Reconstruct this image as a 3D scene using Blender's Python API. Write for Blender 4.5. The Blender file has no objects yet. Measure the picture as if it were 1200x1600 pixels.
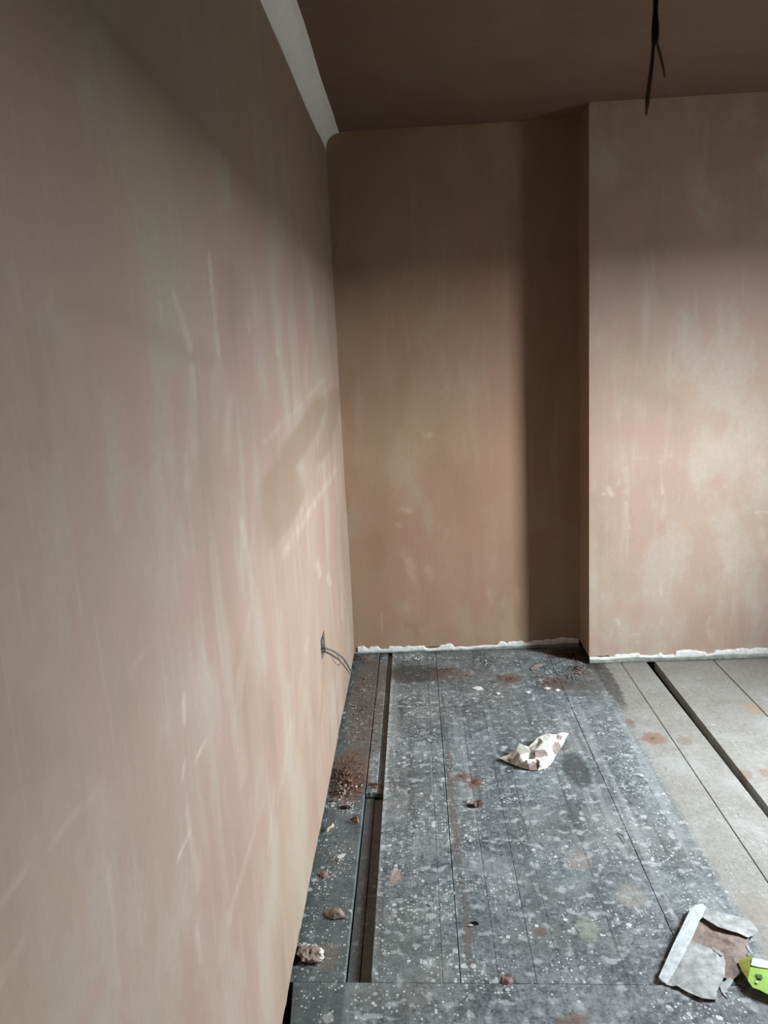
import bpy, bmesh, math, random
import numpy as np
from mathutils import Vector, Matrix
from mathutils.geometry import delaunay_2d_cdt

scene = bpy.context.scene
COL = scene.collection

# ------------------------------------------------------------------ camera
EYE = np.array([0.0, 0.0, 1.45])
YAW, PITCH, ROLL, FPX = -0.04291486, -0.1911426, -0.04820609, 1288.82
_cy, _sy = math.cos(YAW), math.sin(YAW)
FWD = np.array([_sy * math.cos(PITCH), _cy * math.cos(PITCH), math.sin(PITCH)])
_r0 = np.array([_cy, -_sy, 0.0]); _u0 = np.cross(_r0, FWD)
RGT = math.cos(ROLL) * _r0 + math.sin(ROLL) * _u0
UPV = -math.sin(ROLL) * _r0 + math.cos(ROLL) * _u0
cam_d = bpy.data.cameras.new('camera')
cam_d.sensor_fit = 'VERTICAL'; cam_d.sensor_height = 36.0
cam_d.lens = FPX / 1600.0 * 36.0
cam_d.clip_start = 0.02
cam = bpy.data.objects.new('camera', cam_d)
COL.objects.link(cam)
m = Matrix.Identity(4)
for i in range(3):
    m[i][0] = RGT[i]; m[i][1] = UPV[i]; m[i][2] = -FWD[i]; m[i][3] = EYE[i]
cam.matrix_world = m
scene.camera = cam

# ------------------------------------------------------------------ world: plain overcast sky
world = bpy.data.worlds.new('overcast_sky'); scene.world = world
world.use_nodes = True
bg = world.node_tree.nodes['Background']
bg.inputs['Color'].default_value = (0.84, 0.93, 1.0, 1)
_wn = world.node_tree.nodes; _wl = world.node_tree.links
_tc = _wn.new('ShaderNodeTexCoord'); _sp = _wn.new('ShaderNodeSeparateXYZ'); _wl.new(_tc.outputs['Generated'], _sp.inputs[0])
_mr = _wn.new('ShaderNodeMapRange'); _wl.new(_sp.outputs['Z'], _mr.inputs['Value'])
for _k, _v in zip(('From Min', 'From Max', 'To Min', 'To Max'), (0.0, 1.0, 50.0, 88.0)): _mr.inputs[_k].default_value = _v
_wl.new(_mr.outputs[0], bg.inputs['Strength'])          # standard overcast sky: zenith brighter than the horizon

# room sizes, metres
XL, YB, YC, XC, ZC = -0.343, 3.839, 3.618, 0.754, 2.402      # left wall, alcove wall, breast front, breast corner, ceiling
XR, YF, XC2 = 2.28, -1.4, 1.95                                # right wall, wall behind the camera, far breast corner
WY0, WY1, WZ0, WZ1 = 2.02, 2.58, 0.84, 1.76                   # window opening in the right wall
WALL_T = 0.22

# daylight portal in the window opening (guides sky sampling, gives no light itself)
pl = bpy.data.lights.new('window_portal', 'AREA')
pl.shape = 'RECTANGLE'; pl.size = WY1 - WY0; pl.size_y = WZ1 - WZ0
pl.cycles.is_portal = True
po = bpy.data.objects.new('window_portal', pl)
po.location = (XR + WALL_T, (WY0 + WY1) / 2, (WZ0 + WZ1) / 2)
po.rotation_euler = (math.radians(90), 0, math.radians(90))
COL.objects.link(po)

vs = scene.view_settings
vs.view_transform = 'Standard'; vs.look = 'None'; vs.gamma = 1.0; vs.use_curve_mapping = False
vs.exposure = 1.48
scene.cycles.diffuse_bounces = 3
scene.cycles.max_bounces = 6

# ------------------------------------------------------------------ pixel -> place on a surface of the room
def ray(px, py):
    return (px - 600) / FPX * RGT - (py - 800) / FPX * UPV + FWD
def at(px, py, z=0.0):
    d = ray(px, py); return EYE + d * ((z - EYE[2]) / d[2])
def at_x(px, py, x):
    d = ray(px, py); return EYE + d * (x / d[0])
def at_y(px, py, y):
    d = ray(px, py); return EYE + d * (y / d[1])

# ------------------------------------------------------------------ numpy value noise
def vnoise(x, y, seed=0):
    x = np.asarray(x, float); y = np.asarray(y, float)
    xi = np.floor(x).astype(np.int64); yi = np.floor(y).astype(np.int64)
    fx = x - xi; fy = y - yi
    fx = fx * fx * (3 - 2 * fx); fy = fy * fy * (3 - 2 * fy)
    def h(a, b):
        n = (a * 374761393 + b * 668265263 + seed * 982451653) & 0x7fffffff
        n = ((n ^ (n >> 13)) * 1274126177) & 0x7fffffff
        n = (n ^ (n >> 16)) & 0xffff
        return n / 65535.0
    return (h(xi, yi) * (1 - fx) + h(xi + 1, yi) * fx) * (1 - fy) + (h(xi, yi + 1) * (1 - fx) + h(xi + 1, yi + 1) * fx) * fy
def fbm(x, y, seed=0, oct=4):
    s = 0; a = .5; t = 0
    for i in range(oct):
        s = s + a * vnoise(np.asarray(x) * 2 ** i, np.asarray(y) * 2 ** i, seed + i * 17); t += a; a *= .5
    return s / t

# ------------------------------------------------------------------ object helpers
def link(name, me, mats=None, parent=None, kind=None, label=None, cat=None, group=None):
    o = bpy.data.objects.new(name, me)
    COL.objects.link(o)
    if me is not None and mats:
        for mt in (mats if isinstance(mats, (list, tuple)) else [mats]):
            me.materials.append(mt)
    if parent is not None: o.parent = parent
    if kind: o['kind'] = kind
    if label: o['label'] = label
    if cat: o['category'] = cat
    if group: o['group'] = group
    return o
def mesh_py(name, verts, faces, smooth=False):
    me = bpy.data.meshes.new(name)
    me.from_pydata([tuple(float(c) for c in v) for v in verts], [], faces)
    if smooth: me.polygons.foreach_set('use_smooth', [True] * len(me.polygons))
    me.update(); return me
def box_me(name, lo, hi, bevel=0.0):
    bm = bmesh.new()
    bmesh.ops.create_cube(bm, size=1)
    for v in bm.verts:
        for i in range(3): v.co[i] = lo[i] if v.co[i] < 0 else hi[i]
    if bevel:
        bmesh.ops.bevel(bm, geom=bm.edges[:], offset=bevel, segments=1, affect='EDGES')
    me = bpy.data.meshes.new(name); bm.to_mesh(me); bm.free(); return me
def prism_me(name, quad, z0, z1, bevel=0.0):
    bm = bmesh.new()
    b = [bm.verts.new((x, y, z0)) for x, y in quad]; t = [bm.verts.new((x, y, z1)) for x, y in quad]
    bm.faces.new(b[::-1]); bm.faces.new(t); n = len(quad)
    for i in range(n): bm.faces.new((b[i], b[(i + 1) % n], t[(i + 1) % n], t[i]))
    if bevel: bmesh.ops.bevel(bm, geom=bm.edges[:], offset=bevel, segments=1, affect='EDGES')
    bmesh.ops.recalc_face_normals(bm, faces=bm.faces[:])
    me = bpy.data.meshes.new(name); bm.to_mesh(me); bm.free(); return me
def catmull(pts, n=6):
    P = [np.array(p, float) for p in pts]; P = [2 * P[0] - P[1]] + P + [2 * P[-1] - P[-2]]
    out = []
    for i in range(1, len(P) - 2):
        for k in range(n):
            t = k / n
            out.append(.5 * ((2 * P[i]) + (-P[i - 1] + P[i + 1]) * t + (2 * P[i - 1] - 5 * P[i] + 4 * P[i + 1] - P[i + 2]) * t * t + (-P[i - 1] + 3 * P[i] - 3 * P[i + 1] + P[i + 2]) * t ** 3))
    out.append(P[-2]); return out
def tube_me(name, pts, rad, seg=8, smooth=True, n=6):
    path = catmull(pts, n); k = len(path)
    rads = np.interp(np.linspace(0, 1, k), np.linspace(0, 1, len(rad)), rad) if isinstance(rad, (list, tuple)) else [rad] * k
    verts = []; faces = []; prev = None
    for i, p in enumerate(path):
        t = (path[min(i + 1, k - 1)] - path[max(i - 1, 0)]); t = t / (np.linalg.norm(t) + 1e-9)
        a = prev if prev is not None else (np.array([0, 0, 1.]) if abs(t[2]) < .9 else np.array([1., 0, 0]))
        a = a - t * (a @ t); a /= np.linalg.norm(a) + 1e-9; prev = a; b = np.cross(t, a)
        for s in range(seg):
            an = 2 * math.pi * s / seg
            verts.append(p + rads[i] * (math.cos(an) * a + math.sin(an) * b))
    for i in range(k - 1):
        for s in range(seg):
            faces.append((i * seg + s, i * seg + (s + 1) % seg, (i + 1) * seg + (s + 1) % seg, (i + 1) * seg + s))
    faces.append(tuple(range(seg))[::-1]); faces.append(tuple((k - 1) * seg + s for s in range(seg)))
    return mesh_py(name, verts, faces, smooth)

# ------------------------------------------------------------------ material helpers
class NT:
    def __init__(self, name):
        self.m = bpy.data.materials.new(name); self.m.use_nodes = True
        self.t = self.m.node_tree; self.b = self.t.nodes['Principled BSDF']
        self.pos = self.t.nodes.new('ShaderNodeNewGeometry').outputs['Position']
    def set(self, sock, val):
        if hasattr(val, 'is_linked') or isinstance(val, bpy.types.NodeSocket): self.t.links.new(val, sock)
        else:
            if isinstance(val, tuple) and len(val) == 3 and sock.type == 'RGBA': val = (*val, 1)
            sock.default_value = val
    def scale(self, v, s):
        n = self.t.nodes.new('ShaderNodeVectorMath'); n.operation = 'MULTIPLY'
        self.set(n.inputs[0], v); n.inputs[1].default_value = s; return n.outputs[0]
    def vadd(self, v, w):
        n = self.t.nodes.new('ShaderNodeVectorMath'); n.operation = 'ADD'
        self.set(n.inputs[0], v); self.set(n.inputs[1], w); return n.outputs[0]
    def noise(self, scale, detail=4, rough=.55, vec=None, dist=0.0, color=False):
        n = self.t.nodes.new('ShaderNodeTexNoise')
        self.t.links.new(vec if vec is not None else self.pos, n.inputs['Vector'])
        n.inputs['Scale'].default_value = scale; n.inputs['Detail'].default_value = detail
        n.inputs['Roughness'].default_value = rough; n.inputs['Distortion'].default_value = dist
        return n.outputs['Color' if color else 'Fac']
    def voronoi(self, scale, vec=None, rnd=1.0):
        n = self.t.nodes.new('ShaderNodeTexVoronoi')
        self.t.links.new(vec if vec is not None else self.pos, n.inputs['Vector'])
        n.inputs['Scale'].default_value = scale; n.inputs['Randomness'].default_value = rnd
        return n.outputs['Distance'], n.outputs['Color']
    def math(self, op, a, b=0.0, clamp=False):
        n = self.t.nodes.new('ShaderNodeMath'); n.operation = op; n.use_clamp = clamp
        self.set(n.inputs[0], a); self.set(n.inputs[1], b); return n.outputs[0]
    def mr(self, v, a, b, c=0.0, d=1.0, smooth=True):
        n = self.t.nodes.new('ShaderNodeMapRange'); n.interpolation_type = 'SMOOTHSTEP' if smooth else 'LINEAR'
        self.set(n.inputs['Value'], v)
        for k, x in zip(('From Min', 'From Max', 'To Min', 'To Max'), (a, b, c, d)): self.set(n.inputs[k], x)
        return n.outputs[0]
    def mix(self, f, a, b, mode='MIX'):
        n = self.t.nodes.new('ShaderNodeMix'); n.data_type = 'RGBA'; n.blend_type = mode
        self.set(n.inputs[0], f); self.set(n.inputs[6], a); self.set(n.inputs[7], b); return n.outputs[2]
    def sep(self, v):
        n = self.t.nodes.new('ShaderNodeSeparateXYZ'); self.t.links.new(v, n.inputs[0]); return n.outputs
    def bump(self, h, strength, dist=0.002):
        n = self.t.nodes.new('ShaderNodeBump'); n.inputs['Strength'].default_value = strength; n.inputs['Distance'].default_value = dist
        self.t.links.new(h, n.inputs['Height']); self.t.links.new(n.outputs[0], self.b.inputs['Normal'])
    def out(self, col, rough=.85, spec=.3):
        self.set(self.b.inputs['Base Color'], col); self.set(self.b.inputs['Roughness'], rough)
        self.b.inputs['Specular IOR Level'].default_value = spec
        return self.m

def simple(name, col, rough=.85, var=.12, scale=30, spec=.3, bump=.0):
    n = NT(name)
    f = n.mr(n.noise(scale, 5), .25, .75, 1 - var, 1 + var, smooth=False)
    c = n.mix(1.0, col, (1, 1, 1), 'MULTIPLY')
    n2 = n.t.nodes.new('ShaderNodeVectorMath'); n2.operation = 'SCALE'
    n.t.links.new(c, n2.inputs[0]); n.t.links.new(f, n2.inputs['Scale'])
    if bump: n.bump(n.noise(scale * 3, 4), bump)
    return n.out(n2.outputs[0], rough, spec)

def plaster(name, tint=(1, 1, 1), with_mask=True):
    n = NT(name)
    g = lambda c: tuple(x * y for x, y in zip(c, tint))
    big = n.noise(1.25, 3, .5, dist=.3)
    mid = n.noise(3.6, 6, .62, vec=n.vadd(n.scale(n.pos, (1, 1, .6)), (7.3, 2.1, 4.4)))
    stv = n.scale(n.pos, (8.5, 8.5, .9))
    streak = n.noise(1.6, 5, .6, vec=stv)
    stf = n.noise(5.0, 4, .6, vec=n.scale(n.pos, (9, 9, .7)))
    fine = n.noise(75, 4, .6)
    c = n.mix(n.mr(big, .38, .62), g((.425, .312, .232)), g((.410, .276, .218)))
    c = n.mix(n.mr(mid, .48, .62, 0, .85), c, g((.445, .368, .300)))
    c = n.mix(n.mr(mid, .47, .32, 0, .8), c, g((.355, .250, .180)))
    pk = n.noise(2.3, 5, .6, vec=n.vadd(n.scale(n.pos, (1, 1, .55)), (1.7, 5.1, 8.4)))
    c = n.mix(n.mr(pk, .49, .64, 0, .72), c, g((.420, .278, .224)))
    c = n.mix(n.mr(pk, .46, .32, 0, .5), c, g((.40, .33, .25)))
    c = n.mix(n.mr(streak, .54, .72, 0, .5), c, g((.47, .39, .32)))
    c = n.mix(n.mr(stf, .60, .76, 0, .35), c, g((.50, .41, .335)))
    c = n.mix(n.mr(fine, .3, .7, .0, .16), c, g((.28, .21, .165)))
    if with_mask:
        a = n.t.nodes.new('ShaderNodeAttribute'); a.attribute_name = 'wear_shade'
        s = n.t.nodes.new('ShaderNodeSeparateColor'); n.t.links.new(a.outputs['Color'], s.inputs[0])
        c = n.mix(s.outputs[1], c, g((.425, .268, .218)))
        c = n.mix(s.outputs[2], c, g((.315, .216, .148)))
        c = n.mix(s.outputs[0], c, g((.66, .56, .465)))
    h = n.math('ADD', n.math('MULTIPLY', fine, .4), n.math('ADD', n.math('MULTIPLY', mid, 1.5), streak))
    n.bump(h, .22, .004)
    return n.out(c, n.mr(mid, .35, .65, .62, .82), .28)

M = {}
M['plaster'] = plaster('pink_brown_plaster', (.73, .72, .69))
M['plaster_dry'] = plaster('paler_dry_plaster', (.92, .92, .90))
M['plaster_brown'] = plaster('browner_plaster', (.74, .655, .535))
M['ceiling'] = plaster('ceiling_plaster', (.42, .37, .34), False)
M['cornice'] = simple('old_white_paint', (.90, .90, .84), .6, .04, 25)
M['filler'] = simple('white_filler', (.66, .65, .615), .8, .2, 60, bump=.3)
M['mortar'] = simple('grey_mortar', (.21, .22, .195), .9, .4, 55, bump=.4)
M['void'] = simple('dark_void', (.02, .017, .014), .95, .3, 20)
M['unseen_wall'] = simple('dark_unseen_wall', (.10, .065, .05), .95, .3, 12)  # unseen walls coloured dark brown so they bounce little light
M['ground'] = simple('outside_ground', (.013, .014, .011), .95, .2, .5)
M['frame'] = simple('window_paint', (.7, .7, .68), .5, .05, 20)
M['steel'] = simple('galvanised_steel', (.26, .28, .27), .5, .25, 60)
M['cable_grey'] = simple('grey_sheath', (.10, .10, .095), .5, .1, 60)
M['cable_pale'] = simple('pale_sheath', (.26, .26, .245), .5, .1, 60)
M['cable_black'] = simple('black_sheath', (.010, .009, .009), .6, .2, 60, .2)
M['core_brown'] = simple('brown_core', (.07, .04, .026), .6, .2, 60)
M['core_green'] = simple('green_core', (.15, .125, .085), .6, .2, 60)
M['kraft'] = simple('kraft_brown_paper', (.20, .15, .128), .85, .4, 60, bump=.2)
M['paper'] = simple('cream_paper', (.44, .425, .38), .8, .12, 40, bump=.15)
M['card'] = simple('grey_white_card', (.40, .42, .41), .8, .26, 60, bump=.25)
M['card_dirty'] = simple('dirty_card', (.30, .30, .285), .85, .42, 50, bump=.3)
M['green'] = simple('lime_green_print', (.27, .42, .085), .5, .10, 60)
M['olive'] = simple('olive_yellow_print', (.20, .205, .04), .5, .15, 60)
M['white_print'] = simple('white_print', (.50, .54, .52), .5, .05, 60)
M['dark_print'] = simple('dark_print', (.06, .13, .07), .5, .1, 60)
M['brick'] = simple('red_brown_crumb', (.20, .098, .066), .95, .45, 130)
M['brown'] = simple('brown_crumb', (.15, .085, .055), .95, .5, 110)
M['darkbrown'] = simple('dark_brown_chip', (.05, .025, .017), .9, .4, 110)
M['chip_white'] = simple('white_chip', (.56, .55, .52), .85, .12, 90)
M['chip_cream'] = simple('cream_chip', (.46, .42, .30), .8, .15, 90)
M['chip_tan'] = simple('tan_flake', (.22, .175, .142), .85, .25, 80)
M['pink_crumb'] = simple('pink_plaster_crumb', (.24, .155, .135), .9, .3, 90)
M['grey_crumb'] = simple('grey_crumb', (.17, .17, .165), .9, .45, 90)

# floor: worn slate-grey paint, bare pale boards in the middle of the room
def floor_material(name, stains_and_shade, recess=False):
    n = NT(name)
    s = n.sep(n.pos); X, Y = s[0], s[1]
    wob = n.noise(9, 4, .6); wob2 = n.noise(55, 3, .6)
    blotch = n.noise(5.5, 6, .62, dist=.5); fine = n.noise(48, 5, .65); grain = n.noise(1.0, 5, .6, vec=n.scale(n.pos, (70, 3.0, 1)))
    grain2 = n.noise(1.0, 3, .5, vec=n.scale(n.pos, (220, 5.0, 1)))
    micro = n.noise(120, 4, .7); patch = n.noise(2.2, 4, .6, vec=n.vadd(n.pos, (5.5, 1.2, 0)))
    tone = n.math('ADD', n.math('MULTIPLY', blotch, .34), n.math('ADD', n.math('MULTIPLY', fine, .30), n.math('MULTIPLY', micro, .36)))
    p = n.mix(n.mr(tone, .37, .62), (.046, .056, .062), (.275, .298, .302))
    p = n.mix(n.mr(patch, .46, .64, 0, .45), p, (.165, .165, .150))
    p = n.mix(n.mr(blotch, .54, .70, 0, .45), p, (.27, .272, .255))
    p = n.mix(n.mr(grain, .55, .75, 0, .45), p, (.095, .100, .100))
    p = n.mix(n.mr(grain2, .62, .8, 0, .40), p, (.36, .38, .38))
    p = n.mix(n.mr(n.noise(1.9, 3, .5, vec=n.vadd(n.pos, (0.4, 3.3, 0))), .42, .60, 0, .6), p, (.90, 1.0, 1.07), 'MULTIPLY')
    lane = n.noise(1.0, 4, .6, vec=n.scale(n.pos, (17, .55, 0)))
    p = n.mix(n.mr(lane, .46, .34, 0, .55), p, (.080, .082, .080))
    p = n.mix(n.mr(lane, .55, .68, 0, .50), p, (.36, .375, .375))
    soft = n.noise(30, 3, .5, vec=n.vadd(n.pos, (2.5, 7.7, 0)))
    p = n.mix(n.mr(soft, .54, .68, 0, .7), p, (.44, .47, .475))
    p = n.mix(n.mr(n.noise(42, 3, .6, vec=n.vadd(n.pos, (8.5, 3.7, 0))), .60, .72, 0, .6), p, (.045, .050, .052))
    # worn pale arris of the board next to the recess
    p = n.mix(n.math('MULTIPLY', n.math('MULTIPLY', n.math('MULTIPLY', n.mr(X, -.158, -.1565), n.mr(Y, 1.69, 1.72)), n.mr(X, -.139, -.151)), n.math('MULTIPLY', n.mr(Y, 1.9, 2.7, .15, 1.0), n.mr(fine, .38, .56, .0, .75))), p, (.50, .52, .52))
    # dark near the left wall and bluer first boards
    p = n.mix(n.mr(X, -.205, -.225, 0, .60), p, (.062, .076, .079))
    # paint and plaster splashes
    clump = n.noise(7, 4, .6, vec=n.vadd(n.pos, (3.1, 9.2, 1.7)))
    spl = None
    for sc, r0, r1, off in ((21, .10, .27, 0.), (52, .10, .40, 4.7), (125, .12, .46, 9.1)):
        wv = n.vadd(n.pos, n.scale(n.noise(sc * 1.4, 2, .5, color=True), (.35 / sc, .35 / sc, 0)))
        wv = n.scale(n.vadd(wv, (off, off * .37, 0)), (1, 1, 0))
        d, c = n.voronoi(sc, vec=wv)
        sc_ = n.t.nodes.new('ShaderNodeSeparateColor'); n.t.links.new(c, sc_.inputs[0])
        rad = n.mr(sc_.outputs[0], .25 if sc > 60 else .60, 1.0, 0.0, r1)
        rad = n.math('MULTIPLY', rad, n.math('ADD', n.mr(clump, .36, .60, .22, 1.12), n.math('MULTIPLY', n.mr(X, .20, -.05, 0, .22), n.mr(X, -.22, -.15, .4, 1.0))))
        k = n.mr(n.math('SUBTRACT', rad, d), -.02, .11)
        k = n.math('MULTIPLY', k, n.mr(sc_.outputs[1], 0, 1, .30, .75 if sc < 30 else 1.0))
        spl = k if spl is None else n.math('MAXIMUM', spl, k)
    p = n.mix(n.math('MULTIPLY', spl, .82), p, (.70, .72, .71))
    # bare boards
    b = n.mix(n.mr(tone, .36, .64), (.225, .21, .188), (.345, .338, .318))
    b = n.mix(n.mr(blotch, .55, .72, 0, .7), b, (.35, .358, .348))
    b = n.mix(n.mr(grain, .60, .78, 0, .35), b, (.23, .205, .175))
    b = n.mix(n.mr(n.noise(16, 5, .7, vec=n.scale(n.pos, (2.2, 1, 1))), .60, .69, 0, .7), b, (.16, .138, .115))
    b = n.mix(n.math('MULTIPLY', spl, .45), b, (.48, .485, .475))
    edge = n.math('ADD', X, n.math('ADD', n.math('MULTIPLY', n.math('SUBTRACT', wob, .5), .025), n.math('MULTIPLY', n.math('SUBTRACT', wob2, .5), .03)))
    bare = n.mr(edge, .755, .79)
    lineY = n.math('ADD', Y, n.math('MULTIPLY', X, .0324))
    bare = n.math('MULTIPLY', bare, n.mr(lineY, 1.681, 1.683))
    c = n.mix(bare, p, b)
    # stains with a shape of their own; one paints the breast's shadow
    warp = n.vadd(n.pos, n.scale(n.noise(34, 3, .65, color=True), (.05, .05, 0)))
    fk = n.mr(fine, .28, .55, .45, 1.0)
    for (cx, cy, rx, ry, ang, col, k) in stains_and_shade:
        vv = n.scale(n.vadd(warp, (-.025 - cx, -.025 - cy, 0)), (1 / rx, 1 / ry, 0))
        ln = n.t.nodes.new('ShaderNodeVectorMath'); ln.operation = 'LENGTH'; n.t.links.new(vv, ln.inputs[0])
        f = n.mr(ln.outputs['Value'], 1.12, .72, 0, k)
        f = n.math('MULTIPLY', f, fk)
        c = n.mix(f, c, col)
    c = n.mix(1.0, c, (.80, .785, .765), 'MULTIPLY')
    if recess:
        c = n.mix(.72, c, (.062, .054, .047))  # recessed boards mixed mostly towards dark brown-grey
    hgt = n.math('ADD', n.math('MULTIPLY', spl, 1.0), n.math('ADD', n.math('MULTIPLY', fine, .9), n.math('MULTIPLY', grain, .6)))
    n.bump(hgt, .45, .003)
    return n.out(c, n.mr(bare, 0, 1, .52, .75), .35)

def st(px, py, wpx, hpx, col, k, ang=0.0):
    c = at(px, py); l = at(px - wpx / 2, py); r = at(px + wpx / 2, py); t = at(px, py - hpx / 2); b = at(px, py + hpx / 2)
    return (c[0], c[1], float(np.linalg.norm(r - l)) / 2, float(np.linalg.norm(t - b)) / 2, ang, col, k)
DK = (.055, .056, .055); BR = (.17, .085, .055); TN = (.24, .18, .13); GD = (.12, .115, .105)
STAINS_AND_SHADE = [
    st(650, 1052, 95, 30, DK, .85), st(615, 1045, 60, 16, DK, .5), st(900, 1202, 46, 62, DK, .88, .25), st(880, 1162, 28, 20, DK, .5),
    st(700, 1054, 62, 20, BR, .45), st(797, 1060, 44, 16, BR, .55), st(868, 1068, 50, 24, BR, .5), st(905, 1060, 60, 40, GD, .6), st(740, 1222, 34, 22, BR, .55), st(722, 1213, 26, 14, BR, .5),
    st(1022, 1154, 42, 20, (.26, .13, .09), .8), st(1068, 1158, 26, 14, TN, .7), st(1176, 1107, 36, 18, (.33, .25, .19), .85),
    st(985, 1130, 14, 14, BR, .6), st(1160, 1210, 34, 16, TN, .8), st(1195, 1207, 20, 12, TN, .8),
    st(545, 1210, 70, 90, BR, .75), st(572, 1110, 60, 150, (.16, .12, .095), .55), st(585, 1055, 60, 50, (.15, .12, .10), .5),
    st(895, 1595, 60, 24, BR, .6), st(730, 1455, 14, 60, (.2, .12, .09), .6), st(760, 1010, 300, 24, GD, .4), st(708, 1250, 16, 220, (.14, .115, .10), .45), st(728, 1450, 14, 190, (.12, .10, .09), .55),
    st(948, 1060, 26, 90, (.05, .048, .046), .8, 0.0), st(925, 1035, 30, 26, (.045, .035, .03), .85), st(892, 1021, 80, 18, (.05, .034, .026), .9), st(905, 1075, 80, 30, (.09, .085, .08), .5),  # brown-black patch at the breast foot paints its cast shadow deeper
    st(1180, 1420, 60, 50, TN, .3), st(500, 1495, 60, 46, (.22, .16, .12), .5), st(843, 1455, 18, 16, BR, .6),
    st(618, 1370, 14, 26, (.42, .30, .24), .8), st(905, 1345, 40, 30, (.30, .26, .23), .6), st(985, 1400, 50, 40, (.36, .34, .29), .5), st(920, 1450, 40, 40, (.33, .34, .29), .6),
]
M['floor'] = floor_material('worn_painted_boards', STAINS_AND_SHADE)
M['dark_floor'] = simple('dark_unseen_boards', (.045, .035, .03), .7, .3, 12)  # unseen boards coloured dark to cut bounced light
M['recess'] = floor_material('dark_recessed_boards', STAINS_AND_SHADE[16:19], True)

# ------------------------------------------------------------------ walls: dense relief grids with trowel wear
class Grid:
    """patches of one wall; uv are metres along the wall and up"""
    def __init__(self): self.v = []; self.f = []; self.w = []; self.n = 0
    def patch(self, fn, us, vs_, wear_shade=None, hole=None):
        U, V = np.meshgrid(us, vs_, indexing='ij')
        P = fn(U, V); nu, nv = U.shape
        self.v.append(P.reshape(-1, 3))
        self.w.append((wear_shade(U, V) if wear_shade else np.zeros((nu, nv, 3))).reshape(-1, 3))
        idx = np.arange(nu * nv).reshape(nu, nv) + self.n
        q = np.stack([idx[:-1, :-1], idx[1:, :-1], idx[1:, 1:], idx[:-1, 1:]], -1)
        if hole:
            uc = (U[:-1, :-1] + U[1:, 1:]) / 2; vc = (V[:-1, :-1] + V[1:, 1:]) / 2
            keep = ~((uc > hole[0]) & (uc < hole[1]) & (vc > hole[2]) & (vc < hole[3])); q = q[keep]
        self.f.append(q.reshape(-1, 4)); self.n += nu * nv
    def build(self, name, mat, flip=False, second=None):
        v = np.concatenate(self.v); f = np.concatenate(self.f); w = np.concatenate(self.w)
        if flip: f = f[:, ::-1]
        me = bpy.data.meshes.new(name)
        me.vertices.add(len(v)); me.vertices.foreach_set('co', v.astype(np.float32).ravel())
        me.loops.add(f.size); me.loops.foreach_set('vertex_index', f.astype(np.int32).ravel())
        me.polygons.add(len(f)); me.polygons.foreach_set('loop_start', np.arange(0, f.size, 4, dtype=np.int32))
        me.polygons.foreach_set('loop_total', np.full(len(f), 4, dtype=np.int32))
        me.polygons.foreach_set('use_smooth', np.ones(len(f), dtype=bool))
        a = me.attributes.new('wear_shade', 'FLOAT_COLOR', 'POINT')
        rgba = np.concatenate([w, np.ones((len(w), 1))], 1).astype(np.float32)
        a.data.foreach_set('color', rgba.ravel())
        me.update(); me.validate()
        o = link(name, me, mat if second is None else [mat, second[0]], kind='structure')
        if second:
            sizes = [len(q) for q in self.f]; mi = np.zeros(len(f), dtype=np.int32)
            a0 = sum(sizes[:second[1]]); mi[a0:a0 + sizes[second[1]]] = 1
            me.polygons.foreach_set('material_index', mi)
        return o

def wear_shade_fn(strokes, seed):
    """strokes: (points [(u,v)], half width u, half width v, strength, channel, softness)"""
    def fn(U, V):
        W = np.zeros(U.shape + (3,))
        for pts, hu, hv, k, ch, soft in strokes:
            du = .6 * hu * (fbm(U / hu * .55, V / hv * .55, seed, 3) - .5); dv = .6 * hv * (fbm(U / hu * .55 + 40, V / hv * .55, seed + 3, 3) - .5)
            best = np.full(U.shape, 9.)
            for (a, b) in zip(pts[:-1], pts[1:]):
                ax, ay = a[0] / hu, a[1] / hv; bx, by = b[0] / hu, b[1] / hv
                x = (U + du) / hu - ax; y = (V + dv) / hv - ay; dx, dy = bx - ax, by - ay
                t = np.clip((x * dx + y * dy) / (dx * dx + dy * dy + 1e-9), 0, 1)
                # taper towards both ends of the stroke
                best = np.minimum(best, np.hypot(x - t * dx, y - t * dy))
            f = np.clip((1.0 - best) / soft, 0, 1); f = f * f * (3 - 2 * f)
            if ch == 0: f = f * .75 * np.clip(2.4 * fbm(U * 30, V * 22, seed + 7, 3) - .45, .15, 1)
            W[..., ch] = np.maximum(W[..., ch], f * k)
        return W
    return fn
def stroke(plane, c, pts, wpx, k, ch=0, soft=.8, hpx=None):
    hpx = hpx or wpx
    f = (lambda x, y: (lambda q: (q[1], q[2]))(at_x(x, y, c))) if plane == 'x' else (lambda x, y: (lambda q: (q[0], q[2]))(at_y(x, y, c)))
    uv = [f(*p) for p in pts]
    mx, my = np.mean([p[0] for p in pts]), np.mean([p[1] for p in pts])
    a = f(mx - wpx / 2, my); b = f(mx + wpx / 2, my); d = f(mx, my - hpx / 2); e = f(mx, my + hpx / 2)
    if len(uv) == 1: uv = [uv[0], (uv[0][0] + 1e-4, uv[0][1])]
    return (uv, max(abs(b[0] - a[0]) / 2, .004), max(abs(d[1] - e[1]) / 2, .004), k, ch, soft)

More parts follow.
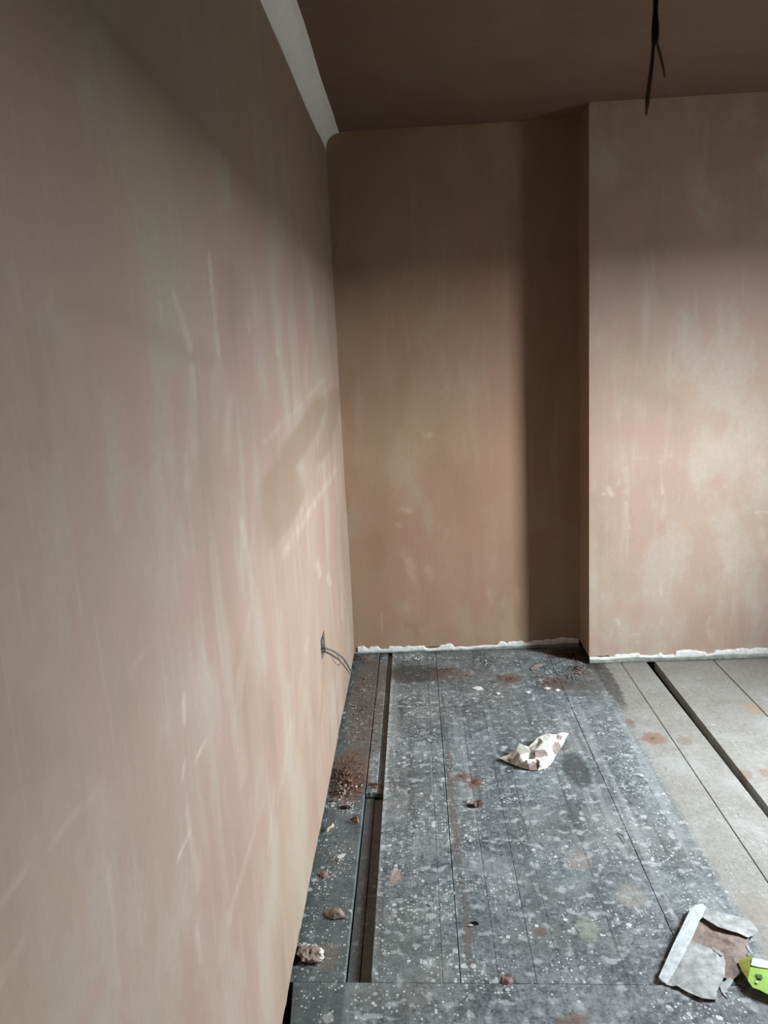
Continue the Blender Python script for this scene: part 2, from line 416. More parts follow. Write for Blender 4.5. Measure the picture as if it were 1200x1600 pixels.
# left wall ---------------------------------------------------------
S = lambda pts, w, k, ch=0, soft=.8, h=None: stroke('x', XL, pts, w, k, ch, soft, h)
left_marks = [
    S([(327, 400), (331, 440), (336, 500), (343, 558)], 9, .55), S([(248, 452), (254, 500), (262, 540)], 10, .45), S([(272, 455), (286, 500), (298, 545)], 15, .40),
    S([(300, 580), (303, 640), (296, 755)], 26, .32), S([(505, 592), (470, 635), (440, 662), (416, 690)], 14, .28), S([(525, 735), (490, 790), (455, 850)], 26, .40),
    S([(495, 880), (500, 900)], 8, .6), S([(512, 900), (517, 912)], 7, .6), S([(470, 800), (462, 850)], 16, .3), S([(378, 810), (382, 850)], 16, .3),
    S([(285, 1085), (287, 1130)], 9, .65), S([(322, 1155), (313, 1170), (304, 1184)], 10, .75), S([(286, 1195), (283, 1220)], 8, .5),
    S([(290, 1270), (296, 1300), (288, 1318), (278, 1336)], 11, .7), S([(296, 1305), (303, 1345)], 10, .35), S([(305, 1350), (312, 1380)], 26, .25),
    S([(166, 1360), (176, 1440), (184, 1540)], 14, .28), S([(306, 1440), (312, 1500)], 10, .32), S([(160, 1230), (110, 1275), (75, 1330)], 16, .22),
    S([(40, 1360), (0, 1410)], 24, .28), S([(30, 1480), (0, 1530)], 30, .28), S([(240, 1000), (185, 1075)], 18, .18),
    S([(430, 515), (434, 555)], 9, .25), S([(388, 500), (390, 520)], 7, .25), S([(480, 540), (478, 600)], 10, .2), S([(360, 620), (355, 720)], 20, .25),
    S([(390, 960), (370, 1120), (380, 1220)], 26, .2), S([(455, 1130), (440, 1230)], 20, .25), S([(410, 1260), (360, 1420), (345, 1500)], 34, .22), S([(480, 1000), (465, 1100)], 14, .25),
    S([(430, 1230), (420, 1330)], 10, .2), S([(25, 1250), (5, 1300)], 40, .2), S([(140, 0), (250, 130), (360, 250)], 40, .35, 2, 1.0),  # long diagonal brown stroke paints the window-head shadow band into the plaster
    # pinker patches
    S([(165, 520), (200, 620), (215, 700)], 110, .75, 1, 1.0), S([(395, 520), (370, 600)], 90, .6, 1, 1.0), S([(280, 600), (285, 690)], 50, .65, 1, 1.0), S([(200, 760), (205, 840)], 40, .6, 1, 1.0),
    S([(300, 880), (290, 950)], 80, .7, 1, 1.0), S([(385, 940), (385, 990)], 20, .5, 1, 1.0), S([(310, 1400), (300, 1450)], 50, .4, 1, 1.0), S([(150, 1550), (130, 1590)], 90, .4, 1, 1.0), S([(470, 520), (480, 570)], 50, .5, 1, 1.0),
    # darker, browner plaster below the trowel sweep
    S([(500, 640), (470, 690), (440, 740), (450, 800)], 60, .75, 2, .5), S([(520, 620), (510, 700)], 36, .7, 2, .6),
    S([(60, 540), (70, 700)], 90, .3, 2, 1.0), S([(330, 560), (120, 470)], 60, .3, 2, 1.0),
    S([(505, 1030), (505, 1070), (500, 1130)], 12, .45, 2, 1.0),
]
HOLE = (2.598, 2.700, .448, .522)     # back box opening in the left wall (Y, Y, Z, Z)
def left_pt(U, V):
    d = .006 * (fbm(U * 1.1, V * 1.1, 5, 3) - .5) + .0022 * (fbm(U * 5, V * 2.2, 9, 3) - .5)
    rag = .020 + .012 * (fbm(U * 4, U * 0, 21, 4) - .5) + .010 * (fbm(U * 23, U * 0, 23, 3) - .5)
    Vz = np.where(V < 1e-6, rag, np.maximum(V, rag))
    Ux = U
    # ragged broken top of the box opening
    return np.stack([XL + d, Ux, Vz], -1)
g = Grid()
ys = np.unique(np.concatenate([np.linspace(YF, .45, 24), np.linspace(.45, YB, 430), HOLE[:2]]))
zs = np.unique(np.concatenate([np.linspace(0, ZC, 330), HOLE[2:]]))
g.patch(left_pt, ys, zs, wear_shade_fn(left_marks, 3), HOLE)
# broken lower edge of the plaster coat
def left_ret(U, V):
    P = left_pt(U, U * 0); P[..., 0] -= V; return P
g.patch(left_ret, ys, np.array([.018, .0]))
g.build('wall_left', M['plaster'])
link('trim_5', box_me('wall_backing', (XL - .16, YF, -.30), (XL - .036, YB + .1, ZC)), M['void'], kind='structure')

# back wall of the alcove ---------------------------------------------
A = lambda pts, w, k, ch=0, soft=.8, h=None: stroke('y', YB, pts, w, k, ch, soft, h)
back_marks = [
    A([(668, 680)], 26, .5, 0, 1.0, 18), A([(660, 676), (668, 682)], 14, .3), A([(628, 796), (640, 798)], 22, .5, 0, 1.0, 14), A([(622, 820)], 14, .5, 0, 1.0, 14),
    A([(636, 865), (643, 885), (645, 900)], 26, .5, 0, 1.0), A([(668, 890), (672, 900)], 24, .45, 0, 1.0), A([(645, 900), (640, 960)], 40, .22, 0, 1.0),
    A([(596, 958), (597, 985)], 5, .5), A([(764, 925), (767, 938)], 12, .35), A([(808, 920), (810, 945)], 8, .3), A([(825, 890), (824, 995)], 5, .35),
    A([(560, 995), (565, 1010)], 6, .5), A([(640, 985), (665, 985)], 12, .3, 0, .8, 3), A([(700, 820), (705, 960)], 60, .12, 0, 1.0), A([(770, 800), (765, 1000)], 30, .15, 0, 1.0),
    A([(600, 640), (590, 900)], 60, .35, 2, 1.0), A([(640, 560), (620, 660)], 40, .4, 2, 1.0), A([(690, 930), (700, 990)], 80, .35, 1, 1.0), A([(600, 930), (610, 985)], 70, .5, 1, 1.0), A([(740, 900), (745, 960)], 60, .4, 1, 1.0),
    A([(790, 640), (780, 800)], 50, .2, 1, 1.0),
]
def back_pt(U, V):
    d = .006 * (fbm(U * 1.3, V * 1.1, 45, 3) - .5) + .0016 * (fbm(U * 5, V * 3, 49, 3) - .5)
    rag = .026 + .010 * (fbm(U * 6, U * 0, 61, 4) - .5) + .006 * (fbm(U * 30, U * 0, 63, 3) - .5) + .012 * np.clip((U - .3) / .4, 0, 1) - .022 * np.clip((-.285 - U) / .02, 0, 1)
    return np.stack([U, YB - d, np.maximum(V, rag)], -1)
g = Grid()
zs2 = np.linspace(0, ZC, 340)
g.patch(back_pt, np.linspace(XL - .03, XC + .03, 170), zs2, wear_shade_fn(back_marks, 13))
def back_ret(U, V):
    P = back_pt(U, U * 0); P[..., 1] += V; return P
g.patch(back_ret, np.linspace(XL - .03, XC + .03, 170), np.array([.018, .0]))
g.patch(lambda U, V: np.stack([U, U * 0 + YB, V], -1), np.array([XC2, XR + .05]), np.array([0., ZC]))
g.build('wall_back', M['plaster_brown'])

# chimney breast --------------------------------------------------------
B = lambda pts, w, k, ch=0, soft=.8, h=None: stroke('y', YC, pts, w, k, ch, soft, h)
breast_marks = [
    B([(969, 748), (966, 754)], 13, .45, 0, 1.0), B([(951, 764), (957, 773)], 13, .5), B([(943, 772)], 10, .45, 0, .8, 8), B([(972, 768), (984, 768)], 6, .35), B([(978, 785), (984, 825)], 7, .35),
    B([(1032, 722), (1033, 735)], 8, .4), B([(1033, 745), (1035, 770)], 6, .45), B([(1033, 800), (1034, 812)], 5, .3), B([(1032, 895), (1032, 928)], 6, .45), B([(1034, 960), (1034, 975)], 7, .3),
    B([(964, 968), (967, 975)], 8, .5), B([(954, 984), (953, 1006)], 5, .45), B([(968, 991), (998, 991)], 8, .35, 0, .8, 3), B([(995, 1004), (1010, 1003)], 8, .4, 0, .8, 4),
    B([(1108, 965), (1104, 980), (1112, 1000)], 9, .35), B([(1129, 996), (1128, 1006)], 6, .45), B([(1182, 801), (1200, 800)], 10, .5, 0, .8, 6), B([(1192, 830), (1196, 870)], 24, .35, 0, 1.0),
    B([(1010, 715), (1040, 712)], 60, .2, 0, 1.0, 10), B([(1170, 680), (1190, 760)], 60, .22, 0, 1.0), B([(1120, 860), (1180, 960)], 60, .15, 0, 1.0), B([(960, 700), (970, 740)], 40, .2, 0, 1.0),
    B([(970, 670), (1030, 680)], 60, .7, 1, 1.0), B([(960, 950), (1050, 960)], 60, .4, 1, 1.0), B([(930, 1000), (960, 1015)], 30, .6, 1, 1.0), B([(1040, 620), (980, 600)], 60, .3, 2, 1.0), B([(1100, 960), (1080, 1000)], 60, .25, 2, 1.0),
]
def breast_rag(U):
    return .036 + .010 * (fbm(U * 5, U * 0, 71, 4) - .5) + .006 * (fbm(U * 30, U * 0, 73, 3) - .5)
def front_pt(U, V):
    d = .005 * (fbm(U * 1.3, V * 1.1, 75, 3) - .5) + .0016 * (fbm(U * 5, V * 3, 79, 3) - .5)
    d = d * np.clip((U - XC) / .06, 0, 1)
    return np.stack([U, YC - d, np.maximum(V, breast_rag(U))], -1)
def side_pt(U, V):
    return np.stack([U * 0 + XC, U, np.maximum(V, breast_rag(U * 0 + XC))], -1)
g = Grid()
us = np.concatenate([np.linspace(XC, 1.62, 140), np.linspace(1.65, XC2, 12)])
g.patch(front_pt, us, zs2, wear_shade_fn(breast_marks, 23))
def front_ret(U, V):
    P = front_pt(U, U * 0); P[..., 1] += V; return P
g.patch(front_ret, us, np.array([.018, .0]))
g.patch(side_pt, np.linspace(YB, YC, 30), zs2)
g.patch(lambda U, V: np.stack([U * 0 + XC2, U, V], -1), np.array([YC, YB]), np.array([0., ZC]))
g.build('wall_chimney_breast', M['plaster_dry'], second=(M['plaster_brown'], 2))  # side face takes the browner plaster so its shade is painted in

# the rest of the room shell -------------------------------------------
def shell(name, boxes, mat):
    vs_, fs = [], []
    for lo, hi in boxes:
        b = len(vs_)
        vs_ += [(x, y, z) for x in (lo[0], hi[0]) for y in (lo[1], hi[1]) for z in (lo[2], hi[2])]
        fs += [tuple(b + i for i in q) for q in ((0, 1, 3, 2), (4, 6, 7, 5), (0, 4, 5, 1), (2, 3, 7, 6), (0, 2, 6, 4), (1, 5, 7, 3))]
    return link(name, mesh_py(name, vs_, fs), mat, kind='structure')
T = WALL_T
shell('wall_right', [((XR, YF - T, -.3), (XR + T, WY0, ZC + .1)), ((XR, WY1, -.3), (XR + T, YB + T, ZC + .1)), ((XR, WY0, -.3), (XR + T, WY1, WZ0)), ((XR, WY0, WZ1), (XR + T, WY1, ZC + .1))], M['unseen_wall'])
shell('wall_front', [((XL - .16, YF - T, -.3), (XR, YF, ZC + .1))], M['unseen_wall'])
shell('wall_outer', [((XL - .16, YB + .022, -.3), (XR + T, YB + T, ZC + .1)), ((XC + .03, YC + .03, -.3), (XC2 - .03, YB + .03, ZC))], M['void'])
cv = np.linspace(XL - .2, XR + .1, 60), np.linspace(YF - .1, YB + .1, 70)
CU, CV = np.meshgrid(*cv, indexing='ij')
CZ = ZC + .012 * (fbm(CU * .9, CV * .9, 91, 3) - .5)
idx = np.arange(CU.size).reshape(CU.shape)
cf = [tuple(int(k) for k in q) for q in np.stack([idx[:-1, :-1], idx[:-1, 1:], idx[1:, 1:], idx[1:, :-1]], -1).reshape(-1, 4)]
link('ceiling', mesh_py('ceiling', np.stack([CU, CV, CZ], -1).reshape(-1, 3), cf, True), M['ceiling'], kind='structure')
shell('trim_4', [((XL - .2, YF - T, ZC + .03), (XR + T, YB + T, ZC + .2))], M['void'])
shell('ground', [((-30, -60, -3.2), (120, 60, -3.0))], M['ground'])
# window frame in the right wall (out of the picture; the room's daylight comes through it)
wf = []
fx0, fx1 = XR + .10, XR + .15
for lo, hi in (((fx0, WY0, WZ0), (fx1, WY0 + .035, WZ1)), ((fx0, WY1 - .035, WZ0), (fx1, WY1, WZ1)), ((fx0, WY0, WZ0), (fx1, WY1, WZ0 + .04)), ((fx0, WY0, WZ1 - .035), (fx1, WY1, WZ1))):
    wf.append((lo, hi))
shell('window_1', wf, M['frame'])

# cornice: concave cove along the left wall ------------------------------
prof = [(XL - .01, 2.322), (XL + .001, 2.322), (XL + .0035, 2.330)]
for k in range(0, 9):
    a = math.radians(90 * k / 8)
    cx, cz = XL + .060, 2.330
    prof.append((cx - .0565 * math.cos(a), cz + .066 * math.sin(a)))
prof += [(XL + .064, 2.397), (XL + .064, ZC + .01), (XL - .01, ZC + .01)]
ysc = np.linspace(YF, YB + .004, 40); vv = []; ff = []
for j, y in enumerate(ysc):
    wob = .0025 * math.sin(y * 3.1) + .0015 * math.sin(y * 7.7)
    for (x, z) in prof: vv.append((x + (wob if x > XL else 0), y, z))
npf = len(prof)
for j in range(len(ysc) - 1):
    for k in range(npf):
        ff.append((j * npf + k, j * npf + (k + 1) % npf, (j + 1) * npf + (k + 1) % npf, (j + 1) * npf + k))
ff.append(tuple(range(npf))[::-1]); ff.append(tuple((len(ysc) - 1) * npf + k for k in range(npf)))
link('trim_1', mesh_py('cornice', vv, ff), M['cornice'], kind='structure')

# ragged white plaster edge where the walls meet the boards ---------------
def ragged(name, p0, p1, nrm, z0f, z1f, proud, mat, seed, n=150):
    p0 = np.array(p0, float); p1 = np.array(p1, float); nrm = np.array(nrm, float)
    s = np.linspace(0, 1, n); L = np.linalg.norm(p1 - p0); u = s * L
    rows = []
    z0 = np.maximum(z0f(u), .0006); z1 = np.maximum(z1f(u), z0 + .001)
    if 'filler' in mat.name:        # patches where the filler has fallen away
        k_ = np.clip((fbm(u * 11, u * 0, seed + 5, 3) - .30) / .10, .55, 1); z1 = z0 + (z1 - z0) * k_
    for f, o in ((0, -.012), (0, .3), (.3, 1.0), (.75, .9), (1, .2), (1, -.012)):
        off = (o if o == -.012 else proud * o * (.55 + .9 * fbm(u * 26, u * 0 + f * 3, seed, 3)))
        q = p0[None] + (p1 - p0)[None] * s[:, None]; q = np.concatenate([q, (z0 + (z1 - z0) * f)[:, None]], 1)
        q[:, :2] += nrm[None] * np.reshape(off, (-1, 1)) if np.ndim(off) else nrm[None] * off
        rows.append(q)
    k = len(rows); vs_ = np.stack(rows, 1).reshape(-1, 3)
    fs = [(i * k + j, (i + 1) * k + j, (i + 1) * k + j + 1, i * k + j + 1) for i in range(n - 1) for j in range(k - 1)]
    fs += [tuple(range(k)), tuple((n - 1) * k + j for j in range(k))[::-1]]
    return link(name, mesh_py(name, vs_, fs, False), mat, kind='structure')
fb = lambda u, s, a, f: a * (fbm(u * f, u * 0, s, 4) - .5)
ragged('trim_2', (-.325, YB), (XC - .004, YB), (0, -1), lambda u: .006 + fb(u, 101, .016, 14) + .014 * np.clip((u - .55) / .4, 0, 1), lambda u: .036 + fb(u, 103, .016, 9) + fb(u, 105, .012, 40) + .010 * np.clip((u - .55) / .4, 0, 1), .005, M['filler'], 107)
ragged('trim_3', (XC + .002, YC), (1.9, YC), (0, -1), lambda u: .018 + fb(u, 111, .014, 14), lambda u: .047 + fb(u, 113, .018, 7) + fb(u, 115, .012, 40), .006, M['filler'], 117)
ragged('trim_6', (XC + .002, YC), (1.9, YC), (0, -1), lambda u: u * 0 + .0005, lambda u: .021 + fb(u, 121, .006, 14), .007, M['mortar'], 127)
ragged('trim_7', (XL, YB), (XC - .004, YB), (0, -1), lambda u: u * 0 + .0005, lambda u: .012 + fb(u, 131, .008, 14) + .012 * np.clip((u - .55) / .4, 0, 1), .005, M['mortar'], 137)

# ------------------------------------------------------------------ floor
floor = link('floor', box_me('floor', (XL - .15, YF, -.30), (XR, YB + .02, -.12)), M['void'], kind='structure')
rnd = random.Random(4)
KS = .0324
def cross_y(x): return 1.694 - KS * (x - XL)
edges = [(-.354, -.217, .003), (-.156, .012, .0005), (.012, .055, .0022), (.055, .143, .0005), (.143, .230, .0012), (.230, .289, .0007), (.289, .440, .0004), (.440, .587, .0008), (.587, .900, .0026), (.900, 1.031, .0)]
edges += [(1.053, 1.317, .003), (1.317, 1.58, .003), (1.58, 1.84, .003), (1.84, 2.05, .003), (2.05, 2.27, .003)]
for (x0, x1, gp) in edges:
    yend = YB + .015 if x0 < XC - .1 else YC + .012
    if x0 == .587: yend = YB + .015
    if x0 > XC2 - .0: yend = YB + .015
    zt = rnd.uniform(-.0007, .0007) if x0 > -.2 else -.001
    sk = rnd.uniform(-.0015, .0015)
    x1g = x1 - gp
    if x0 == .900:       # the wide gap narrows towards the camera
        quad = [(x0, cross_y(x0)), (x1g + .003, cross_y(x1)), (x1g - .018, yend), (x0, yend)]
    else:
        quad = [(x0, cross_y(x0)), (x1g, cross_y(x1)), (x1g + sk * .3, yend), (x0, yend)]
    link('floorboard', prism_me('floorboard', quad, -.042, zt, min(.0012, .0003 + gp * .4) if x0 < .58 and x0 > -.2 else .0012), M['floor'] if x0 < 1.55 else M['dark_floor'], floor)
# recessed strip between the first two boards
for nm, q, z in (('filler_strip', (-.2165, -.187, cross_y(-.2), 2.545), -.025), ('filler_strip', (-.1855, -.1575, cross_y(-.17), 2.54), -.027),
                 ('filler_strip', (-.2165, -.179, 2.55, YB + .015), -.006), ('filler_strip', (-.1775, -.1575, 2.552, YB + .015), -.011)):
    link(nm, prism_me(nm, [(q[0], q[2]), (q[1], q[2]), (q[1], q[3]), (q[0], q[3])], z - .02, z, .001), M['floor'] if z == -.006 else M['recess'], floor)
# cross board under the camera and the boards behind it
xa, xb = -.336, XR - .01
link('cross_board', prism_me('cross_board', [(xa + .012, cross_y(xa) - .20), (xb, cross_y(xb) - .20), (xb, cross_y(xb) - .003), (xa - .006, cross_y(xa) - .003)], -.022, .003, .002), M['floor'], floor)
xx = -.32
while xx < XR - .05:
    w_ = min(.205, XR - .01 - xx)
    link('floorboard', prism_me('floorboard', [(xx, YF + .01), (xx + w_ - .003, YF + .01), (xx + w_ - .003, cross_y(xx + w_) - .205), (xx, cross_y(xx) - .205)], -.024, 0, .0012), M['dark_floor'], floor)
    xx += .205

# ------------------------------------------------------------------ back box and cable in the left wall
bb = bpy.data.objects.new('socket_back_box', None); COL.objects.link(bb)
bb.location = (XL, (HOLE[0] + HOLE[1]) / 2, HOLE[2])
bb['label'] = 'open galvanised socket back box sunk in the left wall'; bb['category'] = 'socket box'
def under(o, root):
    o.parent = root; o.matrix_parent_inverse = Matrix.Translation(-Vector(root.location)); return o
y0, y1, z0, z1 = HOLE; xi, xo = XL - .034, XL - .001
def quadbox(name, parts, mat, root):
    vs_, fs = [], []
    for lo, hi in parts:
        b = len(vs_)
        vs_ += [(x, y, z) for x in (lo[0], hi[0]) for y in (lo[1], hi[1]) for z in (lo[2], hi[2])]
        fs += [tuple(b + i for i in q) for q in ((0, 1, 3, 2), (4, 6, 7, 5), (0, 4, 5, 1), (2, 3, 7, 6), (0, 2, 6, 4), (1, 5, 7, 3))]
    return under(link(name, mesh_py(name, vs_, fs), mat), root)
quadbox('back_plate', [((xi - .001, y0, z0), (xi, y1, z1))], M['steel'], bb)
quadbox('side_wall', [((xi, y0, z0), (xo, y0 + .0015, z1)), ((xi, y1 - .0015, z0), (xo, y1, z1)), ((xi, y0, z0), (xo, y1, z0 + .0015)), ((xi, y0, z1 - .0015), (xo, y1, z1))], M['steel'], bb)
for yy in (y0 + .012, y1 - .02):
    quadbox('fixing_lug', [((xo - .006, yy, (z0 + z1) / 2 - .008), (xo - .002, yy + .008, (z0 + z1) / 2 + .008))], M['steel'], bb)
wc = [at_x(503, 1014, XL - .02), at_x(507, 1013, XL + .012), at_x(515, 1015, XL + .020), at_x(526, 1020.5, XL + .022), at_x(535, 1028, XL + .020), at_x(541, 1036, XL + .018), at_x(546.5, 1046, XL + .014), at_x(551, 1054, XL + .012)]
cb = bpy.data.objects.new('wall_cable', None); COL.objects.link(cb); cb.location = tuple(wc[-1])
cb['label'] = 'thin grey cable arching out of the wall box down to the floor'; cb['category'] = 'cable'
under(link('sheath', tube_me('sheath', wc, [.0036, .0036, .0034, .0032, .0028, .0024, .0022, .0022], 8), M['cable_grey']), cb)
w2 = [p + np.array([.0022, .0, .0032]) for p in wc[1:]]
under(link('core', tube_me('core', w2, .0013, 6), M['cable_pale']), cb)
w3 = [wc[3] + np.array([0, .0, -.006]), wc[4] + np.array([0, -.03, -.012]), at_x(539, 1034.5, XL + .02)]
under(link('core', tube_me('core', w3, .0015, 6), M['cable_grey']), cb)

# ------------------------------------------------------------------ cable hanging from the ceiling
D = 2.0
ck = bpy.data.objects.new('ceiling_cable', None); COL.objects.link(ck)
top = at_y(1024.5, 0, D); ck.location = (top[0] + .003, D, ZC)
ck['label'] = 'black electric cable hanging from the dark ceiling with loose cores'; ck['category'] = 'cable'
p72 = at_y(1022.5, 70, D)
under(link('sheath', tube_me('sheath', [(top[0] + .004, D, ZC + .005), (top[0] + .001, D, 2.30), tuple(top), tuple(at_y(1023.5, 40, D))], .0058, 10), M['cable_black']), ck)
under(link('taped_end', tube_me('taped_end', [tuple(at_y(1024, 22, D)), tuple(at_y(1024, 42, D)), tuple(at_y(1023.5, 60, D)), tuple(p72)], [.0062, .0085, .0085, .006], 10), M['cable_black']), ck)
under(link('core', tube_me('core', [tuple(at_y(1021, 66, D)), tuple(at_y(1019, 95, D)), tuple(at_y(1015.5, 125, D)), tuple(at_y(1012, 155, D)), tuple(at_y(1009.5, 180, D))], [.0042, .0042, .005, .0055, .0025], 7), M['core_brown']), ck)
under(link('core', tube_me('core', [tuple(at_y(1026, 66, D)), tuple(at_y(1031, 85, D)), tuple(at_y(1036, 105, D)), tuple(at_y(1039, 122, D))], [.0035, .004, .0035, .002], 7), M['core_green']), ck)

# ------------------------------------------------------------------ loose things on the floor
def sheet_me(name, outline, inner=(), thick=.0012, face_mat=None, cuts=2, soft=1, crease=.03):
    """outline / inner: (px, py, height above the boards). Triangulated, given thickness."""
    P = [at(x, y, z) for x, y, z in outline] + [at(x, y, z) for x, y, z in inner]
    n = len(outline)
    co = [Vector((p[0], p[1])) for p in P]
    res = delaunay_2d_cdt(co, [(i, (i + 1) % n) for i in range(n)], [list(range(n))], 1, 1e-6)
    V2, F, orig = res[0], res[2], res[3]
    zz = []
    for i, v in enumerate(V2):
        o = orig[i]
        zz.append(P[o[0]][2] if o else np.mean([p[2] for p in P]))
    bm = bmesh.new()
    bv = [bm.verts.new((v[0], v[1], z)) for v, z in zip(V2, zz)]
    for f in F:
        try: bm.faces.new([bv[i] for i in f])
        except ValueError: pass
    bmesh.ops.recalc_face_normals(bm, faces=bm.faces[:])
    if cuts:
        bmesh.ops.subdivide_edges(bm, edges=bm.edges[:], cuts=cuts, use_grid_fill=True)
        bmesh.ops.triangulate(bm, faces=[f for f in bm.faces if len(f.verts) > 4])
        inner_v = [v for v in bm.verts if not v.is_boundary]
        for _ in range(soft): bmesh.ops.smooth_vert(bm, verts=inner_v, factor=.5, use_axis_x=True, use_axis_y=True, use_axis_z=True)
        size = math.sqrt(sum(f.calc_area() for f in bm.faces))
        fr = 9.0 / max(size, 1e-3)
        for v in bm.verts:
            nz = float(fbm(v.co.x * fr, v.co.y * fr, 77, 3)) - .5
            edge_k = .5 if v.is_boundary else 1.0
            v.co.z = max(v.co.z + nz * crease * size * edge_k, thick + .0006)
            v.co.x += (float(fbm(v.co.x * fr * 2, v.co.y * fr * 2, 78, 2)) - .5) * .02 * size
            v.co.y += (float(fbm(v.co.x * fr * 2, v.co.y * fr * 2, 79, 2)) - .5) * .02 * size
    bm.verts.index_update(); bm.verts.ensure_lookup_table()
    top_ = [tuple(v.co) for v in bm.verts]; k = len(top_)
    F = [[v.index for v in f.verts] for f in bm.faces]; bm.free()
    vs_ = top_ + [(x, y, z - thick) for x, y, z in top_]
    up = []
    for f in F:
        a, b, c = [Vector(vs_[i]) for i in f[:3]]
        up.append(tuple(f) if (b - a).cross(c - a).z > 0 else tuple(f[::-1]))
    from collections import Counter
    cnt = Counter()
    for f in up:
        for i in range(len(f)): cnt[frozenset((f[i], f[(i + 1) % len(f)]))] += 1
    fs = list(up) + [tuple(i + k for i in f[::-1]) for f in up]
    for f in up:
        for i in range(len(f)):
            a, b = f[i], f[(i + 1) % len(f)]
            if cnt[frozenset((a, b))] == 1: fs.append((b, a, a + k, b + k))
    me = mesh_py(name, vs_, fs)
    if face_mat is not None:
        for i, f in enumerate(up):
            c = np.mean([vs_[j] for j in f], 0); mi = face_mat(c)
            me.polygons[i].material_index = mi; me.polygons[i + len(up)].material_index = mi
    return me
def pxof(c):
    d = np.array(c) - EYE; w = d @ FWD
    return 600 + FPX * (d @ RGT) / w, 800 - FPX * (d @ UPV) / w

# crumpled paper in the middle of the boards
q = lambda x, y, z: (760 + x / 6.667, 1120 + y / 6.667, z)
outl = [q(130, 430, .010), q(215, 400, .012), q(275, 365, .022), q(310, 330, .030), q(345, 275, .038), q(385, 290, .036), q(440, 310, .030), q(490, 265, .034), q(540, 210, .034), q(620, 180, .030), q(655, 172, .032), q(690, 185, .024), q(730, 182, .022), q(780, 158, .026), q(860, 170, .012), q(830, 215, .006), q(795, 300, .004), q(740, 370, .004), q(690, 470, .003), q(650, 510, .005), q(610, 540, .004), q(535, 560, .003), q(450, 552, .004), q(380, 535, .005), q(300, 505, .006), q(230, 472, .007)]
inn = [q(500, 345, .042), q(640, 350, .034), q(590, 430, .020), q(510, 430, .030), q(350, 400, .036), q(310, 455, .016), q(420, 440, .038), q(390, 480, .018), q(450, 470, .012), q(545, 500, .012), q(560, 460, .026), q(700, 260, .026), q(740, 235, .014), q(600, 260, .046), q(540, 290, .030), q(680, 390, .018), q(640, 450, .022), q(580, 520, .016), q(450, 360, .034), q(330, 370, .030), q(250, 430, .018), q(660, 300, .040)]
def brownish(c):  # brown ellipses hold both staining and painted fold shadow
    x, y = pxof(c); x = (x - 760) * 6.667; y = (y - 1120) * 6.667
    for cx, cy, rx, ry in ((560, 385, 75, 40), (490, 515, 70, 45), (735, 330, 45, 70), (760, 215, 30, 25), (235, 445, 25, 25)):
        if ((x - cx) / rx) ** 2 + ((y - cy) / ry) ** 2 < 1: return 1
    return 0
pap = link('crumpled_paper', sheet_me('crumpled_paper', outl, inn, .0008, brownish, 3, 1, .035), [M['paper'], M['kraft']], label='crumpled scrap of cream and brown paper in the middle of the boards', cat='paper')

# torn carton in the near right corner
tc = bpy.data.objects.new('torn_carton', None); COL.objects.link(tc)
c0 = at(1100, 1490); tc.location = (c0[0], c0[1], .003)
tc['label'] = 'torn flattened carton with dirty white panels and a lime green printed end'; tc['category'] = 'carton'
t = lambda x, y, z: (1010 + x / 6.316, 1390 + y / 6.316, .002 + z * .62)
def part(name, o, i, mat, th=.0018, sub=None):
    return under(link(name, sheet_me(name, o, i, th, None, 0 if name.startswith('printed') else 2, 1, .022), mat), sub or tc)
part('inner_sheet', [t(430, 300, .007), t(560, 255, .007), t(760, 330, .007), t(1010, 420, .007), t(1010, 600, .007), t(905, 760, .007), t(800, 880, .006), t(600, 800, .006), t(420, 560, .006)], [t(700, 450, .013), t(800, 560, .010), t(880, 520, .014), t(740, 520, .009), t(850, 640, .014), t(600, 420, .008)], M['kraft'])
part('edge_panel', [t(120, 860, .014), t(280, 510, .020), t(435, 190, .024), t(480, 150, .024), t(555, 138, .022), t(592, 172, .020), t(560, 255, .019), t(525, 300, .018), t(440, 500, .018), t(330, 720, .016), t(200, 930, .008), t(150, 905, .008)], [t(300, 600, .020), t(460, 300, .022), t(500, 220, .023)], M['card'])
part('upper_flap', [t(592, 172, .019), t(700, 215, .022), t(930, 272, .020), t(1010, 300, .020), t(1065, 350, .016), t(1105, 410, .010), t(1050, 455, .010), t(1000, 470, .016), t(900, 425, .022), t(800, 395, .024), t(700, 365, .023), t(640, 325, .021), t(560, 275, .019)], [t(760, 300, .024), t(900, 350, .022)], M['card_dirty'])
part('lower_panel', [t(440, 503, .017), t(520, 535, .018), t(620, 575, .019), t(660, 600, .016), t(700, 620, .018), t(760, 650, .014), t(780, 740, .014), t(770, 850, .012), t(720, 950, .008), t(690, 1010, .008), t(696, 1085, .010), t(560, 1075, .013), t(440, 1025, .012), t(340, 975, .010), t(300, 945, .014), t(240, 950, .006), t(190, 935, .007), t(330, 720, .016)], [t(500, 700, .020), t(450, 850, .016), t(600, 900, .014), t(640, 760, .018), t(520, 980, .013)], M['card_dirty'])
part('torn_strip', [t(640, 560, .021), t(700, 590, .022), t(770, 640, .022), t(740, 655, .019), t(680, 610, .019)], [], M['card'], .001)
part('torn_strip', [t(720, 950, .006), t(800, 880, .008), t(870, 860, .010), t(840, 930, .007), t(790, 990, .006), t(812, 1020, .006), t(780, 1015, .006), t(803, 1076, .004), t(760, 1035, .005), t(735, 990, .005)], [], M['card_dirty'], .001)
part('torn_strip', [t(985, 545, .012), t(1010, 560, .012), t(1055, 625, .012), t(1040, 640, .010), t(1000, 590, .010)], [], M['card'], .001)
